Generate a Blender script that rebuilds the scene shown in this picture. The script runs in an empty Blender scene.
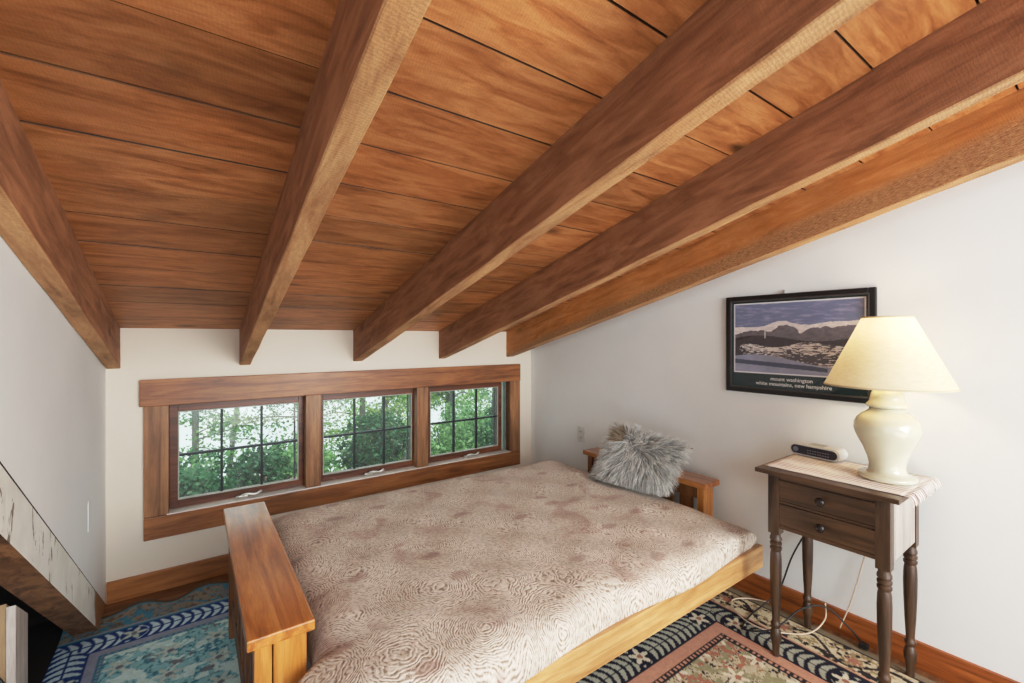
import bpy, bmesh, math, random
import numpy as np
from mathutils import Vector, Matrix
random.seed(7); RNG = np.random.default_rng(5)
C = bpy.context.scene.collection
PI = math.pi

# ------------------------------------------------------------------ helpers
def bx(bm, x0, x1, y0, y1, z0, z1, bev=0.0, M=None):
    t = bmesh.new()
    bmesh.ops.create_cube(t, size=1.0)
    for v in t.verts:
        v.co = Vector(((x0+x1)/2+v.co.x*(x1-x0), (y0+y1)/2+v.co.y*(y1-y0), (z0+z1)/2+v.co.z*(z1-z0)))
    if bev > 0:
        bmesh.ops.bevel(t, geom=t.edges[:], offset=bev, segments=2, affect='EDGES', profile=0.6)
    if M is not None: t.transform(M)
    add(bm, t)
def add(bm, t):
    me = bpy.data.meshes.new('tmp'); t.to_mesh(me); t.free()
    bm.from_mesh(me); bpy.data.meshes.remove(me)
def prism(bm, pts, ax, a0, a1):
    """polygon pts in the two other axes, extruded along axis ax from a0 to a1"""
    def co(p, a):
        if ax == 'x': return (a, p[0], p[1])
        if ax == 'y': return (p[0], a, p[1])
        return (p[0], p[1], a)
    A = [bm.verts.new(co(p, a0)) for p in pts]; B = [bm.verts.new(co(p, a1)) for p in pts]
    n = len(pts)
    fs = [bm.faces.new(A), bm.faces.new(B[::-1])]
    for i in range(n): fs.append(bm.faces.new((A[i], B[i], B[(i+1) % n], A[(i+1) % n])))
    bmesh.ops.recalc_face_normals(bm, faces=fs)
def lathe(bm, prof, c, n=40, cap=True):
    rings = []
    for r, z in prof:
        rings.append([bm.verts.new((c[0]+r*math.cos(2*PI*i/n), c[1]+r*math.sin(2*PI*i/n), c[2]+z)) for i in range(n)])
    fs = []
    for a, b in zip(rings, rings[1:]):
        for i in range(n):
            fs.append(bm.faces.new((a[i], a[(i+1) % n], b[(i+1) % n], b[i])))
    if cap:
        fs.append(bm.faces.new(rings[0][::-1])); fs.append(bm.faces.new(rings[-1]))
    bmesh.ops.recalc_face_normals(bm, faces=fs)
def catmull(pts, k=8):
    P = [Vector(p) for p in pts]; P = [2*P[0]-P[1]]+P+[2*P[-1]-P[-2]]; out = []
    for i in range(1, len(P)-2):
        a, b, c, d = P[i-1:i+3]
        for j in range(k):
            t = j/k
            out.append(.5*((2*b)+(c-a)*t+(2*a-5*b+4*c-d)*t*t+(-a+3*b-3*c+d)*t**3))
    out.append(P[-2]); return out
def tube(bm, pts, r, n=8, smooth=True, taper=None):
    P = catmull(pts) if smooth else [Vector(p) for p in pts]
    rings = []; up = Vector((0, 0, 1)); N = len(P)
    for i, p in enumerate(P):
        d = (P[min(i+1, N-1)]-P[max(i-1, 0)]).normalized()
        u = d.cross(up)
        if u.length < 1e-3: u = d.cross(Vector((1, 0, 0)))
        u.normalize(); w = d.cross(u)
        rr = r if taper is None else r*(1+(taper-1)*i/(N-1))
        rings.append([bm.verts.new(p+u*rr*math.cos(2*PI*k/n)+w*rr*math.sin(2*PI*k/n)) for k in range(n)])
    fs = []
    for a, b in zip(rings, rings[1:]):
        for i in range(n): fs.append(bm.faces.new((a[i], a[(i+1) % n], b[(i+1) % n], b[i])))
    fs.append(bm.faces.new(rings[0][::-1])); fs.append(bm.faces.new(rings[-1]))
    bmesh.ops.recalc_face_normals(bm, faces=fs)
def obj(name, bm, mat, parent=None, smooth=None, kind=None, label=None):
    me = bpy.data.meshes.new(name)
    if parent is not None:
        off = parent.get('_w'); off = Vector(off) if off else parent.location
        bmesh.ops.translate(bm, verts=bm.verts[:], vec=-Vector(off))
    bm.to_mesh(me); bm.free()
    if mat: me.materials.append(mat)
    o = bpy.data.objects.new(name, me); C.objects.link(o)
    if parent is not None:
        o.parent = parent; o['_w'] = tuple(off)
    if smooth is not None:
        for p in me.polygons: p.use_smooth = True
        if smooth < 180:
            try: me.set_sharp_from_angle(angle=math.radians(smooth))
            except Exception: pass
    if kind: o['kind'] = kind
    if label: o['label'] = label
    return o
def recenter(o, loc):
    """top-level mesh built in world coordinates: move its origin to loc"""
    o.data.transform(Matrix.Translation(-Vector(loc))); o.location = loc; return o
def thing(name, label, cat, loc=(0, 0, 0), group=None):
    o = bpy.data.objects.new(name, None); C.objects.link(o); o.location = loc; o.empty_display_size = .05
    o['label'] = label; o['category'] = cat; o['_w'] = tuple(loc)
    if group: o['group'] = group
    return o
def tag(o, label, cat, group=None):
    o['label'] = label; o['category'] = cat
    if group: o['group'] = group
    return o
def struct(name, bm, m, smooth=None, label=None):
    return obj(name, bm, m, None, smooth, 'structure', label)

# ------------------------------------------------------------------ materials
def s2l(c):
    return tuple(((v/255)/12.92 if v/255 <= .04045 else ((v/255+.055)/1.055)**2.4) for v in c)+(1.0,)
class NT:
    def __init__(s, name):
        s.m = bpy.data.materials.new(name); s.m.use_nodes = True
        s.t = s.m.node_tree; s.n = s.t.nodes; s.b = s.n['Principled BSDF']
    def new(s, ty, **k):
        n = s.n.new(ty)
        for a, v in k.items(): setattr(n, a, v)
        return n
    def l(s, a, b): s.t.links.new(a, b)
    def coord(s, scale=(1, 1, 1), which='Object', rot=(0, 0, 0)):
        tc = s.new('ShaderNodeTexCoord'); mp = s.new('ShaderNodeMapping')
        mp.inputs['Scale'].default_value = scale; mp.inputs['Rotation'].default_value = rot
        s.l(tc.outputs[which], mp.inputs['Vector']); return mp.outputs['Vector']
    def noise(s, vec, scale, detail=4, rough=.55, dist=0.):
        n = s.new('ShaderNodeTexNoise'); n.inputs['Scale'].default_value = scale
        n.inputs['Detail'].default_value = detail; n.inputs['Roughness'].default_value = rough
        n.inputs['Distortion'].default_value = dist
        s.l(vec, n.inputs['Vector']); return n.outputs['Fac']
    def ramp(s, fac, stops):
        r = s.new('ShaderNodeValToRGB'); e = r.color_ramp.elements
        while len(e) < len(stops): e.new(.5)
        for q, (p, c) in zip(e, stops):
            q.position = p; q.color = c if isinstance(c, tuple) and len(c) == 4 else (c, c, c, 1)
        s.l(fac, r.inputs['Fac']); return r.outputs['Color']
    def mix(s, a, b, fac, mode='MIX'):
        m = s.new('ShaderNodeMix', data_type='RGBA', blend_type=mode)
        for inp, v in ((m.inputs['Factor'], fac), (m.inputs['A'], a), (m.inputs['B'], b)):
            if hasattr(v, 'is_linked') or hasattr(v, 'links'): s.l(v, inp)
            else: inp.default_value = v
        return m.outputs['Result']
    def math(s, op, a, b=0., c=None):
        m = s.new('ShaderNodeMath', operation=op)
        for i, v in enumerate((a, b, c)):
            if v is None: continue
            if hasattr(v, 'links'): s.l(v, m.inputs[i])
            else: m.inputs[i].default_value = v
        return m.outputs[0]
    def bump(s, h, strength=.3, dist=.01):
        b = s.new('ShaderNodeBump'); b.inputs['Strength'].default_value = strength; b.inputs['Distance'].default_value = dist
        s.l(h, b.inputs['Height']); s.l(b.outputs['Normal'], s.b.inputs['Normal'])
    def col(s, c):
        if hasattr(c, 'links'): s.l(c, s.b.inputs['Base Color'])
        else: s.b.inputs['Base Color'].default_value = c
    def rough(s, r): s.b.inputs['Roughness'].default_value = r

def plain(name, c, rough=.6, metal=0., bump=0., bscale=60, spec=None):
    k = NT(name); v = k.coord()
    base = s2l(c); dk = tuple(x*.82 for x in base[:3])+(1,)
    k.col(k.ramp(k.noise(v, bscale*.3, 5), [(.3, dk), (.65, base)])); k.rough(rough)
    k.b.inputs['Metallic'].default_value = metal
    if spec is not None: k.b.inputs['Specular IOR Level'].default_value = spec
    if bump: k.bump(k.noise(v, bscale, 4), bump, .003)
    return k.m
def wood(name, c1, c2, c3, axis='x', grain=14, rough=.55, bump=.25, knots=True, saw=0., attr=False, coat=0., streak=.5, along=.7, saww=.6):
    k = NT(name)
    sc = {'x': (along, 9, 9), 'y': (9, along, 9), 'z': (9, 9, along)}[axis]
    v = k.coord(sc)
    a = k.noise(v, grain*.28, 7, .6, .8)
    f = k.noise(v, grain*2.2, 4, .7, .2)
    base = k.ramp(a, [(.28, s2l(c3)), (.45, s2l(c2)), (.62, s2l(c1)), (.8, s2l(c2))])
    base = k.mix(base, k.ramp(f, [(.35, .62), (.6, 1.0)]), streak, 'MULTIPLY')
    u = k.coord((1, 1, 1))
    big = k.noise(u, 2.3, 4, .55)
    base = k.mix(base, k.ramp(big, [(.3, .62), (.6, 1.12)]), .7, 'MULTIPLY')
    if knots:
        sck = {'x': (3.0, 6, 6), 'y': (6, 3.0, 6), 'z': (6, 6, 3.0)}[axis]
        vo = k.new('ShaderNodeTexVoronoi', feature='F1'); vo.inputs['Scale'].default_value = .9
        k.l(k.coord(sck), vo.inputs['Vector'])
        base = k.mix(base, k.ramp(vo.outputs['Distance'], [(.06, .25), (.17, 1.0)]), .8, 'MULTIPLY')
    if attr:
        at = k.new('ShaderNodeAttribute', attribute_name='tint')
        base = k.mix(base, at.outputs['Color'], 1.0, 'MULTIPLY')
    k.col(base); k.rough(rough)
    h = f
    if saw > 0:
        w = k.new('ShaderNodeTexWave', wave_type='BANDS', bands_direction='X'); w.inputs['Scale'].default_value = 46
        w.inputs['Distortion'].default_value = 9; w.inputs['Detail'].default_value = 5; w.inputs['Detail Scale'].default_value = 3.5; w.inputs['Detail Roughness'].default_value = .7
        k.l(k.coord((1, .5, .5), rot=(0, .1, .25)), w.inputs['Vector'])
        patch = k.ramp(k.noise(u, 4.5, 3), [(.42, 0.), (.62, 1.)]); w_out = k.math('MULTIPLY', w.outputs['Fac'], k.math('ADD', k.math('MULTIPLY', patch, .75), .25))
        h = k.math('ADD', f, k.math('MULTIPLY', w_out, saw))
        base2 = k.mix(base, k.ramp(w.outputs['Fac'], [(.2, .72), (.8, 1.1)]), saww, 'MULTIPLY'); k.col(base2)
    k.bump(h, bump, .004)
    if coat: k.b.inputs['Coat Weight'].default_value = coat; k.b.inputs['Coat Roughness'].default_value = .18
    return k.m
def paint(name, c, streak=False):
    k = NT(name); v = k.coord()
    b = s2l(c)
    n = k.noise(v, 1.6, 5, .6)
    k.col(k.ramp(n, [(.3, tuple(x*.93 for x in b[:3])+(1,)), (.6, b)]))
    k.rough(.62); k.bump(k.noise(v, 35, 5, .6), .12, .004)
    return k.m

M_wall_w = paint('plaster_cream', (230, 219, 203))
M_wall_l = paint('plaster_white', (238, 240, 239))
M_wall_r = paint('plaster_soft_white', (236, 237, 235))
M_ceil = wood('ceiling_boards', (198, 136, 84), (174, 110, 62), (134, 78, 42), 'x', 10, .5, .2, True, attr=True, streak=.35, along=1.6, saw=.35, saww=.25)
M_beam = wood('rough_sawn_beam', (176, 122, 84), (150, 98, 64), (116, 72, 46), 'x', 9, .75, .22, True, saw=.4, streak=.3, along=1.6, saww=.16)
M_beamb = wood('rough_sawn_beam_lit_underside', (204, 158, 112), (182, 134, 90), (146, 100, 64), 'x', 9, .75, .3, False, saw=.6, streak=.4, along=1.6, saww=.5)  # paler beam copy, light from below put into the underside colour
M_trim = wood('window_trim_wood', (172, 112, 62), (144, 86, 44), (104, 58, 28), 'x', 12, .42, .15, False, coat=.25)
M_trimv = wood('window_casing_wood', (168, 120, 78), (140, 94, 58), (104, 66, 38), 'z', 12, .45, .15, False, coat=.2)
M_sash = wood('sash_wood', (124, 70, 42), (98, 52, 30), (62, 30, 16), 'x', 12, .4, .1, False, coat=.2)
M_bbx = wood('baseboard_wood_x', (178, 116, 62), (150, 92, 46), (112, 62, 28), 'x', 10, .45, .1, False)
M_bby = wood('baseboard_wood_y', (176, 100, 46), (146, 78, 34), (96, 46, 18), 'y', 10, .4, .1, False)
M_oak_y = wood('oak_arm_top', (212, 142, 70), (180, 108, 44), (132, 70, 26), 'y', 11, .28, .12, False, coat=.6)
M_oak_x = wood('oak_rail', (212, 164, 112), (188, 138, 86), (150, 104, 60), 'x', 10, .36, .1, False, coat=.25)
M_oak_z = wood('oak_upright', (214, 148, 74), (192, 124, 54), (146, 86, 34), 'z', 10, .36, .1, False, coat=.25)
M_oak_dk = wood('oak_shaded', (138, 86, 44), (112, 66, 32), (76, 42, 20), 'z', 10, .5, .1, False)  # darker oak copy, shade below the arm tops put into the colour
M_walnut_y = wood('walnut_y', (92, 64, 42), (66, 44, 29), (36, 23, 15), 'y', 14, .4, .2, False, coat=.15)
M_walnut_z = wood('walnut_z', (88, 62, 42), (64, 43, 29), (35, 22, 15), 'z', 14, .38, .2, False, coat=.2)
M_side = wood('pale_board_and_glare', (206, 196, 186), (188, 176, 166), (160, 146, 136), 'z', 12, .4, .1, False)  # pale board wood; on the nightstand side the paleness is painted glare
M_floor = wood('floor_boards_wood', (140, 96, 62), (112, 74, 46), (76, 46, 28), 'x', 9, .5, .1, False)
M_soffit = wood('stair_beam_wood', (150, 104, 66), (112, 72, 42), (60, 36, 20), 'y', 9, .7, .3, True)
M_tan = wood('tan_panel_wood', (176, 146, 112), (158, 126, 92), (130, 98, 68), 'z', 8, .5, .1, False)
M_dark = plain('recess_shade', (20, 15, 12), .95)
M_gap = plain('dark_gap', (14, 9, 6), .95)
M_blackframe = plain('black_frame', (26, 25, 27), .3, bump=.05)
M_frameedge = plain('frame_bevel', (74, 68, 66), .3)
M_muntin = plain('muntin_dark', (26, 32, 34), .45)
M_vinyl = plain('glazing_bead', (168, 170, 158), .45)
M_jamb = plain('jamb_channel_green_reflection', (150, 170, 156), .4)  # green glass reflection put into the channel's colour
M_steel = plain('crank_metal', (196, 192, 184), .3, .6)
M_sill = wood('sill_pale', (234, 228, 220), (218, 210, 200), (190, 178, 166), 'x', 9, .35, .05, False)
M_black = plain('black_rubber', (18, 17, 17), .5)
M_whitep = plain('white_plastic', (226, 225, 220), .35)
M_cordw = plain('white_cord', (214, 190, 166), .5)
M_knob = plain('dark_knob', (44, 36, 34), .22, .3)
M_darkplast = plain('dark_clock_face', (44, 44, 56), .15)
M_cyan = plain('clock_digits', (120, 122, 140), .3)

def mat_peel():
    k = NT('peeling_white_paint'); v = k.coord((1, 1, 1))
    n = k.noise(k.coord((1, 5, 1.4)), 3.2, 8, .65, 1.5)
    sep = k.new('ShaderNodeSeparateXYZ'); tc = k.new('ShaderNodeTexCoord'); k.l(tc.outputs['Object'], sep.inputs[0])
    white = k.ramp(k.noise(v, 6, 6), [(.3, s2l((218, 216, 206))), (.7, s2l((240, 240, 234)))])
    spots = k.ramp(n, [(.60, 0.), (.625, 1.)])
    c = k.mix(white, s2l((122, 106, 88)), spots)
    yy = k.math('ADD', sep.outputs['Y'], k.math('MULTIPLY', k.noise(v, 9, 4), .16))
    end = k.ramp(k.math('SUBTRACT', yy, 2.0), [(.66, 0.), (.70, 1.)])
    c = k.mix(c, s2l((150, 104, 66)), end)
    k.col(c); k.rough(.6); k.bump(n, .5, .01)
    return k.m
M_peel = mat_peel()

def mat_vcol(name, rough=.9, fabric=True, sheen=0., spec=.2):
    k = NT(name); at = k.new('ShaderNodeAttribute', attribute_name='Col')
    c = at.outputs['Color']
    if fabric:
        v = k.coord()
        n = k.noise(v, 420, 2, .6)
        c = k.mix(c, k.ramp(n, [(.3, .7), (.7, 1.15)]), .6, 'MULTIPLY'); k.bump(n, .5, .002)
    k.col(c); k.rough(rough); k.b.inputs['Specular IOR Level'].default_value = spec
    if sheen: k.b.inputs['Sheen Weight'].default_value = sheen
    return k.m
M_rug = mat_vcol('woven_rug')
M_print = mat_vcol('printed_poster', .35, False, spec=.4)

def mat_mattress():
    k = NT('mattress_cover_fabric')
    v = k.coord((1, 1, .5))
    # warped coordinates, concentric arcs around scattered centres
    vo = k.new('ShaderNodeTexVoronoi', feature='F1'); vo.inputs['Scale'].default_value = 4.3
    nz = k.new('ShaderNodeTexNoise'); nz.inputs['Scale'].default_value = 16; k.l(v, nz.inputs['Vector'])
    add = k.new('ShaderNodeVectorMath', operation='MULTIPLY_ADD')
    k.l(nz.outputs['Color'], add.inputs[0]); add.inputs[1].default_value = (.045, .045, .045); k.l(v, add.inputs[2])
    k.l(add.outputs[0], vo.inputs['Vector'])
    rings = k.math('SINE', k.math('MULTIPLY', vo.outputs['Distance'], 205.0))
    rings = k.math('ADD', k.math('MULTIPLY', rings, .5), .5)
    brk = k.ramp(k.noise(v, 95, 3, .6), [(.42, .0), (.58, 1.)])
    h = k.math('ADD', k.math('MULTIPLY', rings, .62), k.math('MULTIPLY', brk, .38))
    base = k.ramp(h, [(.08, s2l((146, 128, 112))), (.30, s2l((202, 187, 171))), (.8, s2l((227, 216, 203)))])
    # pinkish-brown blotches
    w = k.noise(v, 5.4, 3, .5, .6)
    base = k.mix(base, s2l((150, 104, 90)), k.math('MULTIPLY', k.ramp(w, [(.58, 0.), (.70, 1.)]), .45))
    t = k.new('ShaderNodeTexVoronoi', feature='F1'); t.inputs['Scale'].default_value = 5.2; t.inputs['Randomness'].default_value = .45
    k.l(k.coord((.8, 1.25, .5)), t.inputs['Vector'])
    tt = k.math('ADD', t.outputs['Distance'], k.math('MULTIPLY', k.noise(v, 22, 3), .24))
    base = k.mix(base, s2l((150, 116, 104)), k.math('MULTIPLY', k.ramp(tt, [(.22, 1.), (.33, 0.)]), .6))
    k.col(base); k.rough(.95); k.b.inputs['Specular IOR Level'].default_value = .15
    k.b.inputs['Sheen Weight'].default_value = .15
    k.bump(h, .6, .004)
    return k.m
M_matt = mat_mattress()

def mat_fur():
    k = NT('grey_fur'); at = k.new('ShaderNodeAttribute', attribute_name='Col')
    k.col(at.outputs['Color']); k.rough(.85); k.b.inputs['Sheen Weight'].default_value = .3
    return k.m
M_fur = mat_fur()
def mat_ceramic():
    k = NT('cream_ceramic'); v = k.coord()
    k.col(k.ramp(k.noise(v, 5, 3), [(.3, s2l((204, 199, 172))), (.7, s2l((216, 212, 190)))])); k.rough(.12)
    k.b.inputs['Coat Weight'].default_value = .6; k.b.inputs['Coat Roughness'].default_value = .05
    return k.m
M_ceramic = mat_ceramic()
def mat_shade():
    k = NT('linen_lamp_shade'); v = k.coord((1, 1, 4))
    c = k.ramp(k.noise(v, 40, 4), [(.3, s2l((236, 222, 184))), (.7, s2l((246, 235, 204)))])
    k.col(c); k.rough(.9)
    tr = k.new('ShaderNodeBsdfTranslucent'); k.l(c, tr.inputs['Color'])
    mx = k.new('ShaderNodeMixShader'); mx.inputs[0].default_value = .22
    k.l(k.b.outputs[0], mx.inputs[1]); k.l(tr.outputs[0], mx.inputs[2])
    k.l(mx.outputs[0], k.n['Material Output'].inputs['Surface'])
    k.bump(k.noise(k.coord((1, 1, 6)), 70, 3), .15, .002)
    return k.m
M_shade = mat_shade()
def mat_glass(name, gl=.08, tint=(235, 246, 242), haze=.0):
    k = NT(name)
    tp = k.new('ShaderNodeBsdfTransparent'); tp.inputs['Color'].default_value = s2l(tint)
    g = k.new('ShaderNodeBsdfGlossy'); g.inputs['Roughness'].default_value = .03
    mx = k.new('ShaderNodeMixShader'); mx.inputs[0].default_value = gl
    k.l(tp.outputs[0], mx.inputs[1]); k.l(g.outputs[0], mx.inputs[2]); out = mx
    if haze:
        d = k.new('ShaderNodeBsdfDiffuse'); d.inputs['Color'].default_value = s2l((235, 245, 245))
        m2 = k.new('ShaderNodeMixShader'); v = k.coord()
        f = k.math('MULTIPLY', k.ramp(k.noise(v, 3, 3), [(.3, .5), (.7, 1.)]), haze)
        k.l(f, m2.inputs[0]); k.l(mx.outputs[0], m2.inputs[1]); k.l(d.outputs[0], m2.inputs[2]); out = m2
    k.l(out.outputs[0], k.n['Material Output'].inputs['Surface'])
    return k.m
M_pane = mat_glass('window_glass', .05, (232, 244, 238), .10)
M_picglass = mat_glass('picture_glass', .05, (255, 255, 255))
def mat_leaf(name, c1, c2):
    k = NT(name); v = k.coord()
    c = k.ramp(k.noise(v, 9, 4), [(.3, s2l(c1)), (.65, s2l(c2))]); k.col(c); k.rough(.5)
    tr = k.new('ShaderNodeBsdfTranslucent'); k.l(c, tr.inputs['Color'])
    mx = k.new('ShaderNodeMixShader'); mx.inputs[0].default_value = .4
    k.l(k.b.outputs[0], mx.inputs[1]); k.l(tr.outputs[0], mx.inputs[2])
    k.l(mx.outputs[0], k.n['Material Output'].inputs['Surface'])
    return k.m
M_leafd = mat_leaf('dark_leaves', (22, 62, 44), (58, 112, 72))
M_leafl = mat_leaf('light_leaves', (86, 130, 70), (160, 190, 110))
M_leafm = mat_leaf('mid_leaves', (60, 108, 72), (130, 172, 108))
M_bark = plain('bark', (92, 96, 90), .9, bump=.6, bscale=40)
M_flower = plain('pink_petals', (240, 190, 186), .6)
M_grass = plain('hill_grass', (92, 128, 84), .95, bump=.5, bscale=20)

# ------------------------------------------------------------------ setting
YW = 2.92          # plaster of the window wall
XL, XR, SKEW = -.348, 2.283, .018
SL = .259          # roof slope
ZC, ZR = 1.350, 1.151   # ceiling and rafter underside heights at y = 2.90
YB = -2.6
def zc(y): return ZC+SL*(2.90-y)
def zr(y): return ZR+SL*(2.90-y)
def xr(y): return XR+SKEW*(2.90-y)

bm = bmesh.new(); bx(bm, -1.6, 3.2, YB, 3.05, -.1, 0)
struct('floor', bm, M_floor)

# window wall, pieces round the opening
OX0, OX1, OZ0, OZ1 = -.112, 2.066, .385, .958
bm = bmesh.new()
bx(bm, -1.6, OX0, YW, YW+.13, 0, 1.5); bx(bm, OX1, 2.6, YW, YW+.13, 0, 1.5)
bx(bm, OX0, OX1, YW, YW+.13, 0, OZ0); bx(bm, OX0, OX1, YW, YW+.13, OZ1, 1.5)
struct('wall_back', bm, M_wall_w)
# right wall
bm = bmesh.new()
pts = [(2.95, 0), (2.95, zc(2.95)+.1), (YB, zc(YB)+.1), (YB, 0)]
prism(bm, pts, 'x', 0, .1)
for v in bm.verts: v.co.x += xr(v.co.y)
struct('wall_right', bm, M_wall_r)
# left wall: ends below on the sloped stair beam
def zs(y): return 1.02-.705*(y-1.46)
y_hit = (1.02+.705*1.46-ZC-.08-SL*2.90)/(.705-SL)
bm = bmesh.new()
prism(bm, [(2.95, -.02), (2.95, zc(2.95)+.05), (y_hit, zc(y_hit)+.08), (2.905, -.02)], 'x', XL-.1, XL)
struct('wall_left', bm, M_wall_l)
# stair beam with peeling white side and bare wood underneath
bm = bmesh.new()
y0 = -.1
prism(bm, [(2.88, zs(2.88)-.004), (y0, zs(y0)-.012), (y0, zs(y0)-.165), (2.68, 0.002), (2.88, 0.002)], 'x', XL-.078, XL+.004)
bm2 = bm.copy()
o = struct('trim_1', bm, M_peel, label='sloping stair beam with peeling white paint along left wall')
o.data.materials.append(M_soffit)
for p in o.data.polygons:
    if p.normal.z < -.3 or abs(p.normal.x) < .5: p.material_index = 1
bm2.free()
bm = bmesh.new()
prism(bm, [(2.88, zs(2.88)+.004), (y0, zs(y0)+.004), (y0, zs(y0)-.02), (2.88, zs(2.88)-.008)], 'x', XL-.05, XL+.0015)
struct('trim_2', bm, M_gap)
# recess under the stair, its shade painted as near-black walls and floor sheet
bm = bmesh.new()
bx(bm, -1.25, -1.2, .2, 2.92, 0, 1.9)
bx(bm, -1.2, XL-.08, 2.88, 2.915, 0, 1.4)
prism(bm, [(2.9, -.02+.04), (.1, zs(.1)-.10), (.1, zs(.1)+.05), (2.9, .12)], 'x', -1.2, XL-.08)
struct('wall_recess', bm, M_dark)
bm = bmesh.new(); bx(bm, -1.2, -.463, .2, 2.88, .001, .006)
struct('recess_shade_sheet', bm, M_dark)

# ceiling: individual boards across the roof in one mesh with open joints
bm = bmesh.new(); tl = bm.loops.layers.float_color.new('tint')
js = [2.955]; y = 2.955
th = math.atan(SL)
k = 0
ys = [2.955]
yy = .396+.1915*13
ys = [2.96]+[.396+.1915*i for i in range(12, -16, -1)]
for a, b in zip(ys, ys[1:]):
    g = random.choice((.0035, .0025, .0015, .001))
    t = random.uniform(.86, 1.10); hue = random.uniform(-.04, .04)
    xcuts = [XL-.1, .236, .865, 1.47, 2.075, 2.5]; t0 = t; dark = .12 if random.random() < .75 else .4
    for x0, x1 in zip(xcuts, xcuts[1:]):
        before = len(bm.faces)
        dz = random.uniform(0, .003)
        ya, yb = a-g, b+g
        P = [(ya, zc(ya)+dz), (yb, zc(yb)+dz), (yb, zc(yb)+.03), (ya, zc(ya)+.03)]
        prism(bm, P, 'x', x0, x1)
        bm.faces.ensure_lookup_table(); bm.normal_update()
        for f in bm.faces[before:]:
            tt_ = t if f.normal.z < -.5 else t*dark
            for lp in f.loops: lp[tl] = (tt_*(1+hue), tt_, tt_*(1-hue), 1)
        t = t0*random.uniform(.86, 1.12)
bx(bm, 0, 0, 0, 0, 0, 0) if 0 else None
struct('ceiling', bm, M_ceil)
bm = bmesh.new()
prism(bm, [(3.05, zc(3.05)+.032), (YB, zc(YB)+.032), (YB, zc(YB)+.14), (3.05, zc(3.05)+.14)], 'x', XL-.8, 2.7)
struct('ceiling_underlay', bm, M_gap)

# rafters (mesh along local x, object rotated so local x runs up the slope)
L = (2.92-YB)/math.cos(th)
def rafter(i, x0, x1, label, dz=0):
    bm = bmesh.new(); n = 40; rows = []
    dep = (ZC-ZR+.01)*math.cos(th)
    rr = random.Random(i)
    for j in range(n+1):
        s = L*j/n
        w = [rr.uniform(-.0015, .0015) for _ in range(4)]
        rows.append([bm.verts.new(c) for c in ((s, w[0], w[1]), (s, -(x1-x0)+w[2], w[1]), (s, -(x1-x0)+w[3], dep), (s, w[0], dep))])
    for a, b in zip(rows, rows[1:]):
        for q in range(4): bm.faces.new((a[q], a[(q+1) % 4], b[(q+1) % 4], b[q]))
    bm.faces.new(rows[0]); bm.faces.new(rows[-1][::-1])
    bmesh.ops.recalc_face_normals(bm, faces=bm.faces[:])
    bmesh.ops.bevel(bm, geom=[e for e in bm.edges if abs((e.verts[0].co-e.verts[1].co).x) > .05 and not e.is_boundary], offset=.003, segments=1, affect='EDGES')
    o = struct('trim_%d' % i, bm, M_beam, label=label)
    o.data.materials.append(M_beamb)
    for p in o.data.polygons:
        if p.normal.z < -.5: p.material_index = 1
    # local x -> (0,-cos,sin); local -y -> +x world ; local z -> (0, sin, cos)
    o.matrix_world = Matrix(((0, -1, 0, x0), (-math.cos(th), 0, math.sin(th), 2.92), (math.sin(th), 0, math.cos(th), zr(2.92)+dz), (0, 0, 0, 1)))
    return o
rafter(3, XL+.001, -.294, 'rough-sawn rafter tight against the left wall')
rafter(4, .209, .264, 'rough-sawn rafter second from the left wall')
rafter(5, .836, .895, 'rough-sawn rafter in the middle of the ceiling')
rafter(6, 1.441, 1.494, 'rough-sawn rafter second from the right wall')
M_beam5 = wood('lamp_lit_rafter', (206, 142, 82), (190, 122, 62), (156, 92, 44), 'x', 9, .7, .25, True, saw=.3, streak=.35, along=1.4, saww=.15)  # rafter wood with the lamp's orange glow put into its colour
def roughband(m):
    k = NT.__new__(NT); k.m = m; k.t = m.node_tree; k.n = k.t.nodes; k.b = k.n['Principled BSDF']
    src = k.b.inputs['Base Color'].links[0].from_socket
    tc = k.new('ShaderNodeTexCoord'); sp = k.new('ShaderNodeSeparateXYZ'); k.l(tc.outputs['Object'], sp.inputs[0])
    nz = k.noise(k.coord((1, 1, 3)), 3, 3)
    hgt = k.math('ADD', sp.outputs['Z'], k.math('MULTIPLY', nz, -.05))
    along = k.math('MULTIPLY', k.math('SUBTRACT', sp.outputs['X'], .7), .028)
    msk = k.ramp(k.math('SUBTRACT', hgt, along), [(.0, .85), (.035, 0.)])
    gr = k.ramp(k.noise(k.coord((60, 150, 400)), 1, 4, .65), [(.36, s2l((104, 68, 42))), (.64, s2l((186, 142, 98)))])
    k.col(k.mix(src, gr, msk))
roughband(M_beam5)
o5 = rafter(7, 2.034, 2.100, 'rough-edged rafter in painted lamp-lit orange nearest the right wall')
o5.data.materials[0] = M_beam5
# blocking over the last bay edge: narrow board on the right wall above rafter
# baseboards
bm = bmesh.new(); bx(bm, XL+.004, XR, YW-.016, YW, 0, .104, .002); struct('baseboard_back', bm, M_bbx)
bm = bmesh.new(); prism(bm, [(YW-.017, 0), (YW-.017, .104), (YB, .104), (YB, 0)], 'x', -.016, 0)
for v in bm.verts: v.co.x += xr(v.co.y)
struct('baseboard_right', bm, M_bby)

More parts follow.
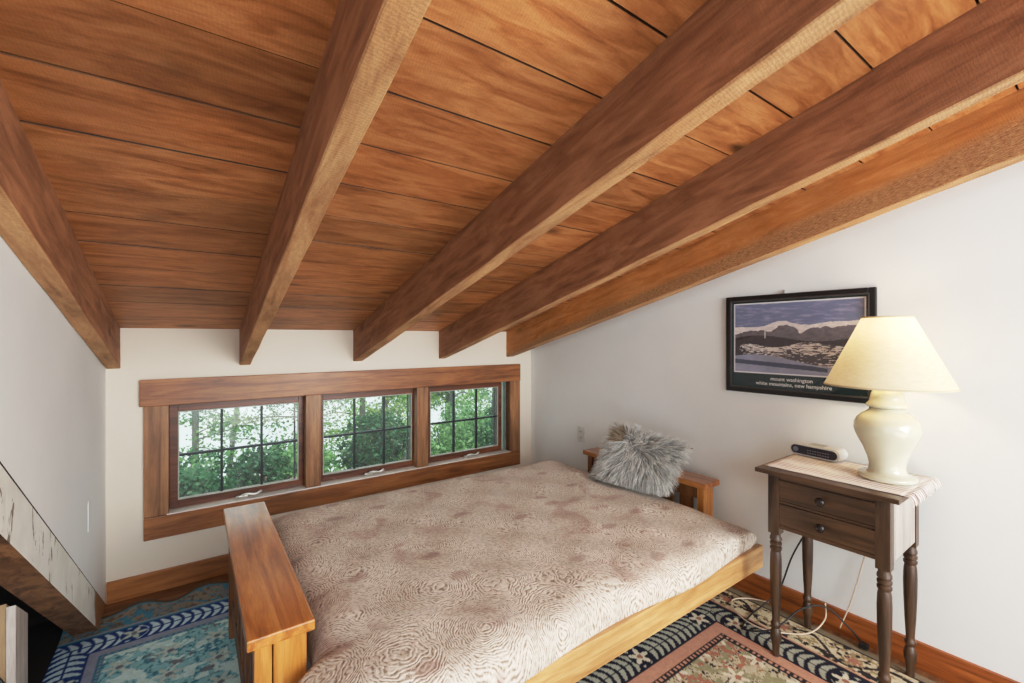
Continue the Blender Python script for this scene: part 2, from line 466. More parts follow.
# ------------------------------------------------------------------ windows
FR = 2.900   # front plane of the casings
bm = bmesh.new()
bx(bm, -.220, 2.157, FR-.006, YW+.001, .951, 1.086, .003)
w0 = struct('trim_8', bm, M_trim, label='wide brown header board above the windows')
bm = bmesh.new()
bx(bm, -.204, 2.157, FR-.002, YW+.001, .272, .386, .003)
struct('trim_9', bm, M_trim, label='brown apron board below the windows')
bm = bmesh.new()
bx(bm, -.204, -.104, FR, YW+.001, .388, .950, .002)
bx(bm, 2.059, 2.157, FR, YW+.001, .388, .950, .002)
bx(bm, .552, .636, FR+.004, YW+.10, .392, .950, .002)
bx(bm, 1.266, 1.350, FR+.004, YW+.10, .392, .950, .002)
struct('trim_10', bm, M_trimv, label='upright window casings and mullion posts')
bm = bmesh.new(); bx(bm, OX0, OX1, FR-.001, YW+.13, .383, .391, .002)
struct('trim_11', bm, M_sill, label='pale sill shelf under the windows')
bm = bmesh.new()   # jamb liners
bx(bm, OX0, -.104, YW, YW+.13, .39, .955); bx(bm, 2.058, OX1, YW, YW+.13, .39, .955); bx(bm, OX0, OX1, YW, YW+.13, .950, .958)
struct('trim_12', bm, M_sash)
YG = 2.985
opens = [(-.104, .552, -.0675, .522), (.636, 1.266, .662, 1.254), (1.350, 2.058, 1.395, 1.988)]
def crank(parent, cx):
    c = bmesh.new()
    bx(c, cx-.055, cx-.005, 2.935, 2.962, .392, .404, .003)
    tube(c, [(cx-.035, 2.94, .405), (cx-.01, 2.933, .411), (cx+.03, 2.930, .404), (cx+.055, 2.930, .412)], .0065, 8)
    bx(c, cx-.065, cx-.03, 2.93, 2.944, .398, .406, .003)
    t = bmesh.new(); bmesh.ops.create_uvsphere(t, u_segments=12, v_segments=8, radius=.008, matrix=Matrix.Translation((cx+.058, 2.930, .414))); add(c, t)
    return obj('crank_handle', c, M_steel, parent, 40, label='folding metal crank handle')
for i, (a, b, g0, g1) in enumerate(opens):
    zt, zb = .906, .433
    w = bpy.data.objects.new('window_%d' % (i+1), None); C.objects.link(w); w.location = ((a+b)/2, YG, .39); w['_w'] = tuple(w.location); w['kind'] = 'structure'
    w['label'] = ['left casement window with six panes', 'middle casement window with six panes', 'right casement window with six panes'][i]
    e = min(b, g1+.035) if i == 2 else b
    s = bmesh.new()
    bx(s, a, g0, YG-.014, YG+.03, .391, .950, .002); bx(s, g1, e, YG-.014, YG+.03, .391, .950, .002)
    bx(s, g0, g1, YG-.014, YG+.03, .391, zb, .002); bx(s, g0, g1, YG-.014, YG+.03, zt, .950, .002)
    obj('sash', s, M_sash, w)
    if i == 2:
        s = bmesh.new(); bx(s, e+.002, e+.022, YG-.01, YG+.03, .391, .950, .002); bx(s, e+.030, b, YG-.02, YG+.03, .391, .95, .002)
        obj('jamb_channel', s, M_jamb, w, label='jamb channel with painted green reflection')
    s = bmesh.new(); q = .006
    bx(s, g0, g0+q, YG-.017, YG-.004, zb, zt); bx(s, g1-q, g1, YG-.017, YG-.004, zb, zt)
    bx(s, g0+q, g1-q, YG-.017, YG-.004, zb, zb+q); bx(s, g0+q, g1-q, YG-.017, YG-.004, zt-q, zt)
    obj('glazing_bead', s, M_vinyl, w)
    s = bmesh.new(); W = g1-g0
    for f in (1/3, 2/3): bx(s, g0+W*f-.006, g0+W*f+.006, YG-.012, YG+.008, zb, zt)
    m = (zb+zt)/2-.0
    bx(s, g0, g1, YG-.013, YG+.009, m-.006, m+.006)
    bx(s, g1-.022, g1-.012, YG+.01, YG+.02, zb, zt)
    obj('muntin', s, M_muntin, w)
    s = bmesh.new(); s.faces.new([s.verts.new(c_) for c_ in ((g0+q, YG, zb+q), (g1-q, YG, zb+q), (g1-q, YG, zt-q), (g0+q, YG, zt-q))])
    obj('pane', s, M_pane, w)
    crank(w, (g0+g1)/2+[.03, .02, .03][i])

# ------------------------------------------------------------------ outdoors
def hz(x, y): return -.15-.36*(y-3.1)+.04*math.sin(x*1.3+y)
bm = bmesh.new(); N = 40
V = [[bm.verts.new((-14+34*i/N, 3.06+24*(j/N)**1.5, hz(-14+34*i/N, 3.06+24*(j/N)**1.5))) for j in range(N+1)] for i in range(N+1)]
for i in range(N):
    for j in range(N): bm.faces.new((V[i][j], V[i+1][j], V[i+1][j+1], V[i][j+1]))
struct('ground', bm, M_grass, 180)
def leaves(bm, pts, size, rnd):
    for p in pts:
        d = Vector((rnd.gauss(0, 1), rnd.gauss(0, 1), rnd.gauss(0, .7))).normalized()
        u = d.cross(Vector((rnd.gauss(0, 1), rnd.gauss(0, 1), rnd.gauss(0, 1)))).normalized()
        s = size*rnd.uniform(.6, 1.3)
        a = bm.verts.new(p-d*s*.5); b = bm.verts.new(p+u*s*.28); c = bm.verts.new(p+d*s*.5); e = bm.verts.new(p-u*s*.28)
        bm.faces.new((a, b, c, e))
def shrub(x, y, r, h, mat, n, label, flowers=0, seed=0):
    n = int(n*2.3)
    rnd = random.Random(seed+11); z = hz(x, y)
    t = thing('garden_shrub', label, 'shrub', (x, y, z), 'shrubs outside the windows')
    s = bmesh.new()
    for k in range(7):
        an = rnd.uniform(0, 2*PI); q = r*.6
        tube(s, [(x, y, z-.05), (x+q*.4*math.cos(an), y+q*.4*math.sin(an), z+h*.45), (x+q*math.cos(an), y+q*math.sin(an), z+h*.85)], .012, 5, taper=.4)
    obj('stem', s, M_bark, t)
    s = bmesh.new(); P = []
    blobs = [(rnd.uniform(-.6, .6)*r, rnd.uniform(-.5, .5)*r, rnd.uniform(.3, .8)*h, rnd.uniform(.3, .5)*r) for _ in range(9)]
    for _ in range(n):
        bb = rnd.choice(blobs); v = Vector((rnd.gauss(0, 1), rnd.gauss(0, 1), rnd.gauss(0, 1))).normalized()*bb[3]*rnd.uniform(.7, 1.05)
        P.append(Vector((x+bb[0]+v.x, y+bb[1]+v.y, z+bb[2]+v.z*h/r*.6)))
    leaves(s, P, .050, rnd); obj('foliage', s, mat, t)
    if flowers:
        s = bmesh.new(); F = []
        for _ in range(flowers):
            bb = rnd.choice(blobs); c = Vector((x+bb[0]+rnd.uniform(-.1, .1), y+bb[1]-bb[3]*.9, z+bb[2]+rnd.uniform(-.1, .15)))
            F += [c+Vector((rnd.gauss(0, .022), rnd.gauss(0, .02), rnd.gauss(0, .022))) for _ in range(12)]
        leaves(s, F, .03, rnd); obj('blossom', s, M_flower, t)
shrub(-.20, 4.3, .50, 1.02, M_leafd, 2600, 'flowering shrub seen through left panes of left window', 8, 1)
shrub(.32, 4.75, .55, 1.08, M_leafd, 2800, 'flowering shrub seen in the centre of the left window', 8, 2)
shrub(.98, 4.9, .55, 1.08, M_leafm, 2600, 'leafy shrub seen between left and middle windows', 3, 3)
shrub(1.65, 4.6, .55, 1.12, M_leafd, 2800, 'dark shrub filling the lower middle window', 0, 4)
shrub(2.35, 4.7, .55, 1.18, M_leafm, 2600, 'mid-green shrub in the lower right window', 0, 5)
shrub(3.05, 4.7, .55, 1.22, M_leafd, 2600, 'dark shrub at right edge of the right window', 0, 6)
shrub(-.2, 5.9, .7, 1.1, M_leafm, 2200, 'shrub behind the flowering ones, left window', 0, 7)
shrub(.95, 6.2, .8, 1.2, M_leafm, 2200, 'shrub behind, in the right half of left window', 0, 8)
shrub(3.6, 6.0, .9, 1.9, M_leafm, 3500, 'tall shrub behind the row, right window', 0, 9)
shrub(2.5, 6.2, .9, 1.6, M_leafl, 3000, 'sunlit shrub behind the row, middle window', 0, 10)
def tree(x, y, r, h, mat, n, label, seed, lo=.15, lean=0.):
    n = int(n*1.9)
    rnd = random.Random(seed+77); z = hz(x, y)
    t = thing('tree', label, 'tree', (x, y, z), 'trees outside the windows')
    s = bmesh.new()
    tube(s, [(x, y, z-.2), (x+lean*.3, y, z+h*.4), (x+lean, y, z+h)], r, 10, taper=.6); P = []
    for k in range(22):
        an = rnd.uniform(0, 2*PI); zz = z+h*rnd.uniform(lo, .95); ln = rnd.uniform(.5, 1.2)
        f = (zz-z)/h; cx0 = x+lean*f
        e = Vector((cx0+ln*math.cos(an), y+ln*math.sin(an), zz+rnd.uniform(-.1, .25)))
        mid = Vector((cx0, y, zz)).lerp(e, .5)+Vector((0, 0, rnd.uniform(.0, .12)))
        tube(s, [(cx0, y, zz), mid, e], r*.22, 5, taper=.35)
        for _ in range(n//22):
            q = rnd.uniform(.25, 1.1); b = Vector((cx0, y, zz)).lerp(e, q)
            P.append(b+Vector((rnd.gauss(0, .14), rnd.gauss(0, .14), rnd.gauss(0, .10))))
    obj('trunk', s, M_bark, t)
    s = bmesh.new(); leaves(s, P, .062, rnd); obj('foliage', s, mat, t)
tree(.02, 6.6, .048, 3.2, M_leafm, 2000, 'straight dark trunk seen in left panes of left window', 1, .3)
tree(.34, 7.6, .045, 3.4, M_leafm, 1200, 'thin leaning trunk seen in left window', 2, .45, .35)
tree(1.45, 7.4, .07, 3.4, M_leafm, 2600, 'tree seen at right edge of left window', 3, .35)
tree(2.45, 8.0, .07, 3.6, M_leafl, 3200, 'sunlit leafy tree seen in middle window', 4, .15)
tree(3.0, 8.4, .08, 3.8, M_leafl, 3600, 'sunlit leafy tree right part of middle window', 5, .1)
tree(3.62, 6.9, .11, 3.8, M_leafl, 3600, 'leafy tree with grey trunk in right window', 6, .1)
tree(5.4, 8.2, .08, 4.2, M_leafm, 3800, 'tree with dense crown at far right window edge', 7, .1)
tree(6.8, 9.0, .09, 4.6, M_leafm, 3800, 'distant tree behind the right window trees', 8, .1)

# ------------------------------------------------------------------ rugs (pattern as vertex colours)
def fbm(X, Y, s, seed=0, oct=4):
    rg = np.random.default_rng(seed); out = np.zeros_like(X); a = 1.; tot = 0
    for o in range(oct):
        n = 64; g = rg.random((n, n)); u = X*s*(2**o)+17.3; v = Y*s*(2**o)+9.1
        iu = np.floor(u).astype(int); iv = np.floor(v).astype(int); fu = u-iu; fv = v-iv
        fu = fu*fu*(3-2*fu); fv = fv*fv*(3-2*fv)
        q = lambda i, j: g[(iu+i) % n, (iv+j) % n]
        out += a*((q(0, 0)*(1-fu)+q(1, 0)*fu)*(1-fv)+(q(0, 1)*(1-fu)+q(1, 1)*fu)*fv); tot += a; a *= .55
    return out/tot
def lin(c): return np.array(s2l(c)[:3])
def rug(name, label, x0, x1, y0, y1, pal, step, layout, wavy=0., z=.008, clip=None):
    nx = int((x1-x0)/step)+1; ny = int((y1-y0)/step)+1
    X, Y = np.meshgrid(np.linspace(x0 if clip is None else clip, x1, nx), np.linspace(y0, y1, ny), indexing='ij')
    dx = np.minimum(X-x0, x1-X); dy = np.minimum(Y-y0, y1-Y); d = np.minimum(dx, dy)
    along = np.where(dx < dy, Y, X)            # coordinate running along the border
    wx = (fbm(X, Y, 14, 3)-.5)*.02
    e1, e2, e3, e4, e5 = layout  # edge strip, floral, navy band, stripe, thin
    col = np.zeros(X.shape+(3,))
    def put(mask, c): col[mask] = lin(c)
    # field
    n1 = fbm(X, Y, 26, 1); n2 = fbm(X, Y, 60, 2); n3 = fbm(X, Y, 9, 4)
    put(np.ones_like(d, bool), pal['field'])
    def petals(period, r, seed, tw):
        u = (X/period+.5*np.round(Y/period)*0) % 1-.5; v = (Y/period) % 1-.5
        rr = np.hypot(u, v)*period; an = np.arctan2(v, u)
        return rr < r*(.65+.35*np.cos(tw*an+seed))
    put(n1 > .56, pal['leaf']); put((n2 > .6) & (n1 < .5), pal['dark'])
    put(np.abs(n1-.5) < .012, pal['dark'])
    put((n3 > .6) & (n2 > .52), pal['accent'])
    ph = petals(.16, .05, 0, 6); put(ph, pal['light']); put(petals(.16, .018, 1, 1), pal['accent'])
    ph = petals(.32, .085, 2, 8); put(ph & (n2 > .45), pal['leaf'])
    t = [e1, e1+e2, e1+e2+e3, e1+e2+e3+e4, e1+e2+e3+e4+e5]
    # thin inner guard
    m = (d < t[4]); put(m, pal['dark']); m2 = m & (((along/.022) % 1) < .5) & (d > t[3]+e5*.3) & (d < t[4]-e5*.25); put(m2, pal['stripe'])
    # stripe
    put(d < t[3], pal['stripe'])
    # navy vine band with leaf chevrons
    m = d < t[2]; put(m, pal['navy'])
    c = (t[1]+t[2])/2; h = e3/2; v = (d-c)/h                    # -1..1 across the band
    per = .038; sh = along+v*v*.032
    leaf = (np.abs(((sh/per) % 1)-.5) < .34*(1-.8*v*v)) & (np.abs(v) < .86) & (np.abs(v) > .05)
    put(m & leaf, pal['vine'])
    fl = (along % .42)-.21; rf = np.hypot(fl, v*h); af = np.arctan2(v*h, fl)
    put(m & (rf < .048), pal['navy']); put(m & (rf < .045*(.7+.3*np.cos(5*af))), pal['light']); put(m & (rf < .012), pal['accent'])
    # outer floral band
    m = d < t[1]; put(m, pal['outer'])
    c = (t[0]+t[1])/2; h = max(e2/2, 1e-3); v = (d-c)/h
    put(m & (np.abs(np.sin(along*21)*.55-v) < .10), pal['dark'])
    put(m & (n2 > .58), pal['leaf2']); put(m & (n1 > .64), pal['dark'])
    fl = (along % .26)-.13; rf = np.hypot(fl, v*h); af = np.arctan2(v*h, fl)
    put(m & (rf < .055*(.75+.25*np.cos(8*af))) & (rf > .038), pal['dark'])
    put(m & (rf < .03*(.75+.25*np.cos(6*af))), pal['accent'])
    put((d < t[1]) & (d > t[1]-.012), pal['dark']); put((d < t[1]-.012) & (d > t[1]-.022), pal['stripe'])
    put((d < t[0]+.01), pal['dark']); put(d < t[0], pal['edge'])
    col *= (.85+.3*fbm(X, Y, 90, 8, 2))[..., None]
    Z = np.full_like(X, z)+.002*(fbm(X, Y, 5, 6)-.5)
    Yo = Y.copy()
    if wavy:
        k = np.clip(1-(y1-Y)/.16, 0, 1)
        w = np.sin(X*17)+.6*np.sin(X*31+1)+.5*np.sin(X*9+2)
        Yo = Y+k*wavy*w*.5; Z = Z+k**2*.012*(1+np.sin(X*23))
    me = bpy.data.meshes.new(name)
    co = np.stack([X, Yo, Z], -1).reshape(-1, 3)
    idx = np.arange(nx*ny).reshape(nx, ny)
    q = np.stack([idx[:-1, :-1], idx[1:, :-1], idx[1:, 1:], idx[:-1, 1:]], -1).reshape(-1, 4)
    org = np.array([(x0+x1)/2, (y0+y1)/2, 0.])
    me.from_pydata((co-org).tolist(), [], q.tolist())
    ca = me.color_attributes.new('Col', 'FLOAT_COLOR', 'POINT')
    ca.data.foreach_set('color', np.concatenate([col.reshape(-1, 3), np.ones((nx*ny, 1))], 1).astype(np.float32).ravel())
    me.materials.append(M_rug)
    o = bpy.data.objects.new(name, me); C.objects.link(o); o.location = tuple(org)
    md = o.modifiers.new('thick', 'SOLIDIFY'); md.thickness = .006; md.offset = -1
    return tag(o, label, 'rug')
palB = dict(field=(196, 184, 156), leaf=(152, 148, 116), dark=(48, 42, 44), accent=(168, 116, 94), light=(222, 212, 188), stripe=(198, 148, 124),
            navy=(34, 34, 48), vine=(176, 176, 160), outer=(212, 196, 164), leaf2=(158, 138, 104), edge=(136, 122, 98))
palA = dict(field=(148, 204, 212), leaf=(206, 234, 234), dark=(72, 134, 160), accent=(120, 130, 140), light=(196, 214, 208), stripe=(150, 160, 184),  # blue palette, brightened and tinted with cyan window light
            navy=(36, 68, 134), vine=(200, 228, 240), outer=(140, 134, 122), leaf2=(104, 100, 92), edge=(96, 80, 64))
rug('area_rug', 'blue floral area rug with navy vine border under the window end', -.64, .95, 1.52, 2.775, palA, .0045, (.02, .15, .125, .035, .02), .035, clip=-.462)
rug('area_rug', 'tan floral rug with black vine border and pink stripe beneath nightstand', .45, 2.262, -1.1, 1.432, palB, .0048, (.035, .17, .125, .05, .03))

# ------------------------------------------------------------------ bed (oak futon frame)
bed = thing('futon_frame', 'oak futon bed frame with flat-topped slatted arms at both ends', 'bed frame', (1.17, 1.65, 0))
def rails(x0, x1):
    s = bmesh.new()
    bx(s, x0, x1, .985, 1.012, .252, .352, .003)
    return s
obj('front_rail', rails(.36, 2.115), M_oak_x, bed)
s = bmesh.new(); bx(s, .30, 2.10, 2.33, 2.36, .252, .352, .003); obj('back_rail', s, M_oak_x, bed)
for k in range(12):
    s = bmesh.new(); xx = .42+k*.145; bx(s, xx, xx+.06, 1.013, 2.33, .290, .308, .002); obj('slat', s, M_oak_y, bed)
for xx in (.30, 2.06):
    s = bmesh.new(); bx(s, xx, xx+.04, 1.35, 2.28, .20, .288, .003); obj('end_rail', s, M_oak_y, bed)
for (x0, x1, side, ye) in ((.106, .264, 1, 2.318), (2.112, 2.254, -1, 2.14)):
    a = bmesh.new(); bx(a, x0, x1, 1.268, ye, .522, .551, .005)
    arm = obj('arm_top', a, M_oak_y, bed, label='wide flat arm top of oak')
    xi0, xi1 = x0+.018, x1-.018
    for (yy0, yy1) in ((1.285, 1.322), (ye-.068, ye-.028)):
        s = bmesh.new()
        if side == 1:
            bx(s, xi0, xi0+.040, yy0, yy1, 0, .521, .003)
            bx(s, xi0+.043, xi1, yy0, yy1, .0 if yy0 > 2 else .06, .521, .003)
        else:
            bx(s, xi0, xi1-.028, yy0, yy1, 0, .521, .003)
            bx(s, xi1-.026, xi1, yy0+.01, yy1, 0, .521, .003)
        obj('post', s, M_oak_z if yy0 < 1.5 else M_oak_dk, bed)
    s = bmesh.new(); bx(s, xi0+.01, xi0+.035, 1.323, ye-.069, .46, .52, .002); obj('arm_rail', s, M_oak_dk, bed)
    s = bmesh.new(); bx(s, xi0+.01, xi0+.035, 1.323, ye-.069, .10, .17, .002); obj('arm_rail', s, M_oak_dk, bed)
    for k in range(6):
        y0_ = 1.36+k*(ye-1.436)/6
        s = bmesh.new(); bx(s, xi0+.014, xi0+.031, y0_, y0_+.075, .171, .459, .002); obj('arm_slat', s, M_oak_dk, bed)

# mattress
def mattress():
    x0, x1, y0, y1, z0, z1 = .270, 2.075, .985, 2.395, .312, .468
    bm = bmesh.new(); nu, nv = 150, 120
    def shape(u, v, top):
        # u,v in -1..1
        e = max(abs(u), abs(v))
        X = (x0+x1)/2+(x1-x0)/2*u; Y = (y0+y1)/2+(y1-y0)/2*v
        fall = (1-abs(u)**26)*(1-abs(v)**26)
        zm = (z0+z1)/2; hh = (z1-z0)/2
        z = zm+(1 if top else -1)*hh*fall**.4
        if top:
            z += .006*math.cos(X*2*PI/.36)*math.cos(Y*2*PI/.36)*fall-.004
            z += .008*math.sin(X*2.1+.6)*fall
            z -= .012*max(0, (abs(v)-.85)/.15)**2*fall+.012*max(0, (abs(u)-.88)/.12)**2*fall
            if X > 1.8 and Y < 1.3: z -= .35*(X-1.8)*(1.3-Y)*fall
        # left front corner spreads outward past the arm
        if Y < 1.262 and u < 0: X -= .06*min(1, (1.262-Y)/.03)*(-u)**6
        X += .01*math.sin(Y*9)*abs(u)**8; Y += .012*math.sin(X*7)*abs(v)**8
        return Vector((X, Y, z))
    def warp(t): return math.copysign(1-(1-abs(t))**2.1, t)
    grids = []
    for top in (True, False):
        G = [[None]*(nv+1) for _ in range(nu+1)]
        for i in range(nu+1):
            for j in range(nv+1):
                u = warp(-1+2*i/nu); v = warp(-1+2*j/nv)
                edge = i in (0, nu) or j in (0, nv)
                if not top and edge: G[i][j] = grids[0][i][j]
                else: G[i][j] = bm.verts.new(shape(u, v, top))
        grids.append(G)
        for i in range(nu):
            for j in range(nv):
                q = (G[i][j], G[i+1][j], G[i+1][j+1], G[i][j+1])
                bm.faces.new(q if top else q[::-1])
    return bm
o = obj('mattress', mattress(), M_matt, None, 180)
recenter(o, (1.17, 1.65, .31)); tag(o, 'futon mattress in beige pink cover patterned with shell swirls', 'mattress')

# fluffy pillow
def pillow():
    c = Vector((2.03, 1.625, .600)); t = thing('throw_pillow', 'fluffy long-haired grey pillow leaning on right bed arm', 'pillow', (1.98, 1.665, .47))
    # frame: a across (along y), b up and leaning to +x, n toward the camera side (-x)
    b = Vector((.30, -.24, .90)).normalized(); a = Vector((0.06, -1, .03)).normalized(); n = a.cross(b).normalized()
    if n.x > 0: n = -n
    A, B, T = .222, .158, .07
    def P(u, v, s):
        r = max(0., (1-abs(u)**3)*(1-abs(v)**3))
        k = 1-.06*(1-abs(u))*abs(v)**3; k2 = 1-.08*(1-abs(v))*abs(u)**3
        skew = 0.
        return c+a*(A*u*k2)+b*(B*v*k+.03*(-u)*v+skew)+n*(s*T*r**.45)
    bm = bmesh.new(); N = 30; prev = None
    for s in (1, -1):
        G = [[(prev[i][j] if prev and (i in (0, N) or j in (0, N)) else bm.verts.new(P(-1+2*i/N, -1+2*j/N, s))) for j in range(N+1)] for i in range(N+1)]
        prev = prev or G
        for i in range(N):
            for j in range(N): bm.faces.new((G[i][j], G[i+1][j], G[i+1][j+1], G[i][j+1]))
    bmesh.ops.recalc_face_normals(bm, faces=bm.faces[:])
    cl = bm.verts.layers.float_color.new('Col')
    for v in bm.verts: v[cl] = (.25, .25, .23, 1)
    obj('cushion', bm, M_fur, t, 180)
    rnd = random.Random(3); bm = bmesh.new(); cl = bm.verts.layers.float_color.new('Col')
    for k in range(9500):
        u = rnd.uniform(-1, 1); v = rnd.uniform(-1, 1); s = 1 if rnd.random() < .72 else -1
        if rnd.random() < .22:
            if rnd.random() < .5: u = rnd.choice((-1, 1))*rnd.uniform(.93, 1)
            else: v = rnd.choice((-1, 1))*rnd.uniform(.93, 1)
        p = P(u, v, s); e = .02
        du = P(min(1, u+e), v, s)-P(max(-1, u-e), v, s); dv = P(u, min(1, v+e), s)-P(u, max(-1, v-e), s)
        nn = du.cross(dv)
        if nn.length < 1e-9: continue
        nn.normalize()
        if nn.dot(p-c) < 0: nn = -nn
        # clumps swirl outward from centre and hang down
        cu = round(u*7)/7; cv = round(v*6)/6; cr = random.Random(int(cu*1000)*7919+int(cv*1000))
        ang = cr.uniform(-.8, .8)
        flow = (a*(u*1.3+ang*.6)+b*(v*1.0-.35+cr.uniform(-.3, .3))-Vector((0, 0, .35)))
        if flow.length < .05: flow = -b
        flow.normalize()
        Ln = rnd.uniform(.04, .068); w = rnd.uniform(.0012, .0026)
        d0 = (nn*.75+flow*.7+Vector((rnd.gauss(0, .13), rnd.gauss(0, .13), rnd.gauss(0, .13)))).normalized()
        d1 = (nn*.15+flow*1.1+Vector((rnd.gauss(0, .15), rnd.gauss(0, .15), rnd.gauss(0, .15)-.2))).normalized()
        g = rnd.uniform(.55, 1.0)*cr.uniform(.8, 1.05)
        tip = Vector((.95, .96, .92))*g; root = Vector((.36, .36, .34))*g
        if u < -.35 and v > .45 and False: tip = tip
        if (u+.62)**2+(v-.72)**2 < .05: tip = Vector((.40, .31, .21)); root = Vector((.16, .12, .08))
        pts = []; q = p.copy(); K = 4
        for i in range(K+1):
            pts.append(q.copy()); f = i/K; q = q+(d0*(1-f)+d1*f).normalized()*Ln/K
        side = (d0.cross(nn+Vector((rnd.gauss(0, .6), rnd.gauss(0, .6), rnd.gauss(0, .6))))).normalized()
        rows = []
        for i, q in enumerate(pts):
            f = i/K; ww = w*(1-f*.85)
            l_, r_ = bm.verts.new(q-side*ww), bm.verts.new(q+side*ww)
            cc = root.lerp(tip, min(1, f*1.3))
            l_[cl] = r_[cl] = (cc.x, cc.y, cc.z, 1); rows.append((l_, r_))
        for x, y in zip(rows, rows[1:]): bm.faces.new((x[0], x[1], y[1], y[0]))
    # keep hair out of the mattress
    for v in bm.verts:
        if v.co.z < .478: v.co.z = .478+.3*(v.co.z-.478)*0
        if v.co.x > 2.27: v.co.x = 2.27
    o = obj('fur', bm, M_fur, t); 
pillow()

# ------------------------------------------------------------------ nightstand
TZ = .770
ns = thing('nightstand', 'dark wooden two-drawer nightstand with turned legs against right wall', 'nightstand', (2.07, .675, 0))
X0, X1, Y0, Y1 = 1.905, 2.250, .476, .868
s = bmesh.new(); bx(s, 1.868, 2.278, .444, .903, TZ-.017, TZ, .002); obj('tabletop', s, M_walnut_y, ns)
zb_ = .535
s = bmesh.new()
bx(s, X0+.004, X0+.02, Y0+.04, Y1-.04, TZ-.038, TZ-.018)      # front top rail
bx(s, X0+.004, X0+.02, Y0+.04, Y1-.04, zb_, zb_+.014)
bx(s, X0+.004, X0+.02, Y0+.04, Y1-.04, .637, .647)
bx(s, X0+.03, X1-.02, Y1-.02, Y1-.006, zb_, TZ-.018)
bx(s, X1-.02, X1-.006, Y0+.03, Y1-.03, zb_, TZ-.018)
bx(s, X0+.03, X1-.02, Y0+.02, Y1-.02, zb_, zb_+.008)
obj('case', s, M_walnut_y, ns)
s = bmesh.new(); bx(s, X0+.038, X1-.036, Y0+.003, Y0+.016, zb_-.005, TZ-.018); obj('side_panel', s, M_side, ns, label='side panel with painted pale glare')
for (z0, z1) in ((.648, TZ-.039), (zb_+.015, .636)):
    s = bmesh.new(); bx(s, X0+.001, X0+.30, Y0+.042, Y1-.042, z0+.001, z1-.001, .002)
    d = obj('drawer', s, M_walnut_y, ns)
    s = bmesh.new(); prof = [(.006, 0), (.006, .008), (.009, .012), (.0155, .018), (.016, .023), (.011, .028), (.002, .030)]
    lathe(s, prof, (0, 0, 0), 20)
    s.transform(Matrix.Translation((X0+.001, (Y0+Y1)/2+.005, (z0+z1)/2))@Matrix.Rotation(-PI/2, 4, 'Y'))
    obj('knob', s, M_knob, d, 60)
prof = [(.0135, 0), (.0125, .02), (.014, .045), (.0195, .065), (.0205, .085), (.016, .105), (.0125, .112), (.018, .122), (.0185, .130), (.0145, .137), (.0135, .15),
        (.0175, .22), (.0205, .30), (.0215, .37), (.020, .41), (.0175, .425), (.0215, .431), (.0215, .439), (.017, .444), (.0215, .450), (.0215, .458), (.017, .463), (.0215, .469), (.0215, .478), (.018, .486), (.019, .4999)]
for (lx, ly) in ((X0+.021, Y1-.021), (X0+.021, Y0+.021), (X1-.021, Y1-.021), (X1-.021, Y0+.021)):
    s = bmesh.new(); lathe(s, prof, (lx, ly, .010), 24)
    bx(s, lx-.021, lx+.021, ly-.021, ly+.021, .508, TZ-.018, .0015)
    obj('leg', s, M_walnut_z, ns, 35)

# woven runner with fringe
s = bmesh.new(); nx, ny = 90, 24
def rz(x, y): return TZ+.0025+.0007*math.sin(x*330)
xa, xb, ya, yb = 1.925, 2.262, .442, .893
G = [[s.verts.new((xa+(xb-xa)*i/nx+.0015*math.sin(j*.9), ya+(yb-ya)*j/ny, rz(xa+(xb-xa)*i/nx, 0))) for j in range(ny+1)] for i in range(nx+1)]
for i in range(nx):
    for j in range(ny): s.faces.new((G[i][j], G[i+1][j], G[i+1][j+1], G[i][j+1]))
k = NT('striped_runner')
w = k.new('ShaderNodeTexWave', wave_type='BANDS', bands_direction='X'); w.inputs['Scale'].default_value = 14; w.inputs['Distortion'].default_value = .6
k.l(k.coord((1, 1, 1)), w.inputs['Vector'])
cc = k.ramp(w.outputs['Fac'], [(.08, s2l((178, 152, 148))), (.26, s2l((230, 218, 210))), (.7, s2l((238, 232, 224)))])
k.col(k.mix(cc, k.ramp(k.noise(k.coord((40, 400, 1)), 1, 2), [(.3, .8), (.7, 1.05)]), .7, 'MULTIPLY')); k.rough(.95)
M_run = k.m
run = obj('table_runner', s, M_run, None, 180)
md = run.modifiers.new('thick', 'SOLIDIFY'); md.thickness = .0018; md.offset = -1
recenter(run, (2.09, .67, TZ)); tag(run, 'pale striped woven runner with fringed ends on nightstand', 'table runner')
s = bmesh.new(); rnd = random.Random(9)
for i in range(46):
    x = xa+(xb-xa)*i/45
    dx = rnd.gauss(0, .004)
    tube(s, [(x, ya+.002, TZ+.003), (x+dx*.5, ya-.012, TZ+.002), (x+dx, ya-.022, TZ-.012), (x+dx*1.4, ya-.020-rnd.uniform(0, .008), TZ-.022-rnd.uniform(0, .008))], .0016, 4)
ms = [M_run]
run['_w'] = (2.09, .67, TZ)
obj('fringe', s, M_run, run)

# lamp
LX, LY = 2.106, .536; LZ = TZ+.0045
lamp = thing('table_lamp', 'cream ceramic ginger-jar table lamp with wide cone shade on nightstand', 'lamp', (LX, LY, LZ))
s = bmesh.new()
lathe(s, [(.02, 0), (.084, 0), (.088, .004), (.088, .012), (.083, .017), (.070, .019), (.060, .024), (.055, .034), (.054, .050), (.060, .075), (.072, .105), (.087, .135), (.097, .158),
          (.101, .175), (.099, .195), (.090, .213), (.076, .226), (.060, .236), (.053, .243), (.052, .249)], (LX, LY, LZ), 56)
for v in s.verts: v.co.z = LZ+(v.co.z-LZ)*1.055
obj('base', s, M_ceramic, lamp, 180)
s = bmesh.new()
lathe(s, [(.052, .2495), (.060, .253), (.0635, .257), (.062, .263), (.054, .270), (.051, .285), (.048, .300), (.040, .311), (.022, .318), (.004, .3195)], (LX, LY, LZ), 48)
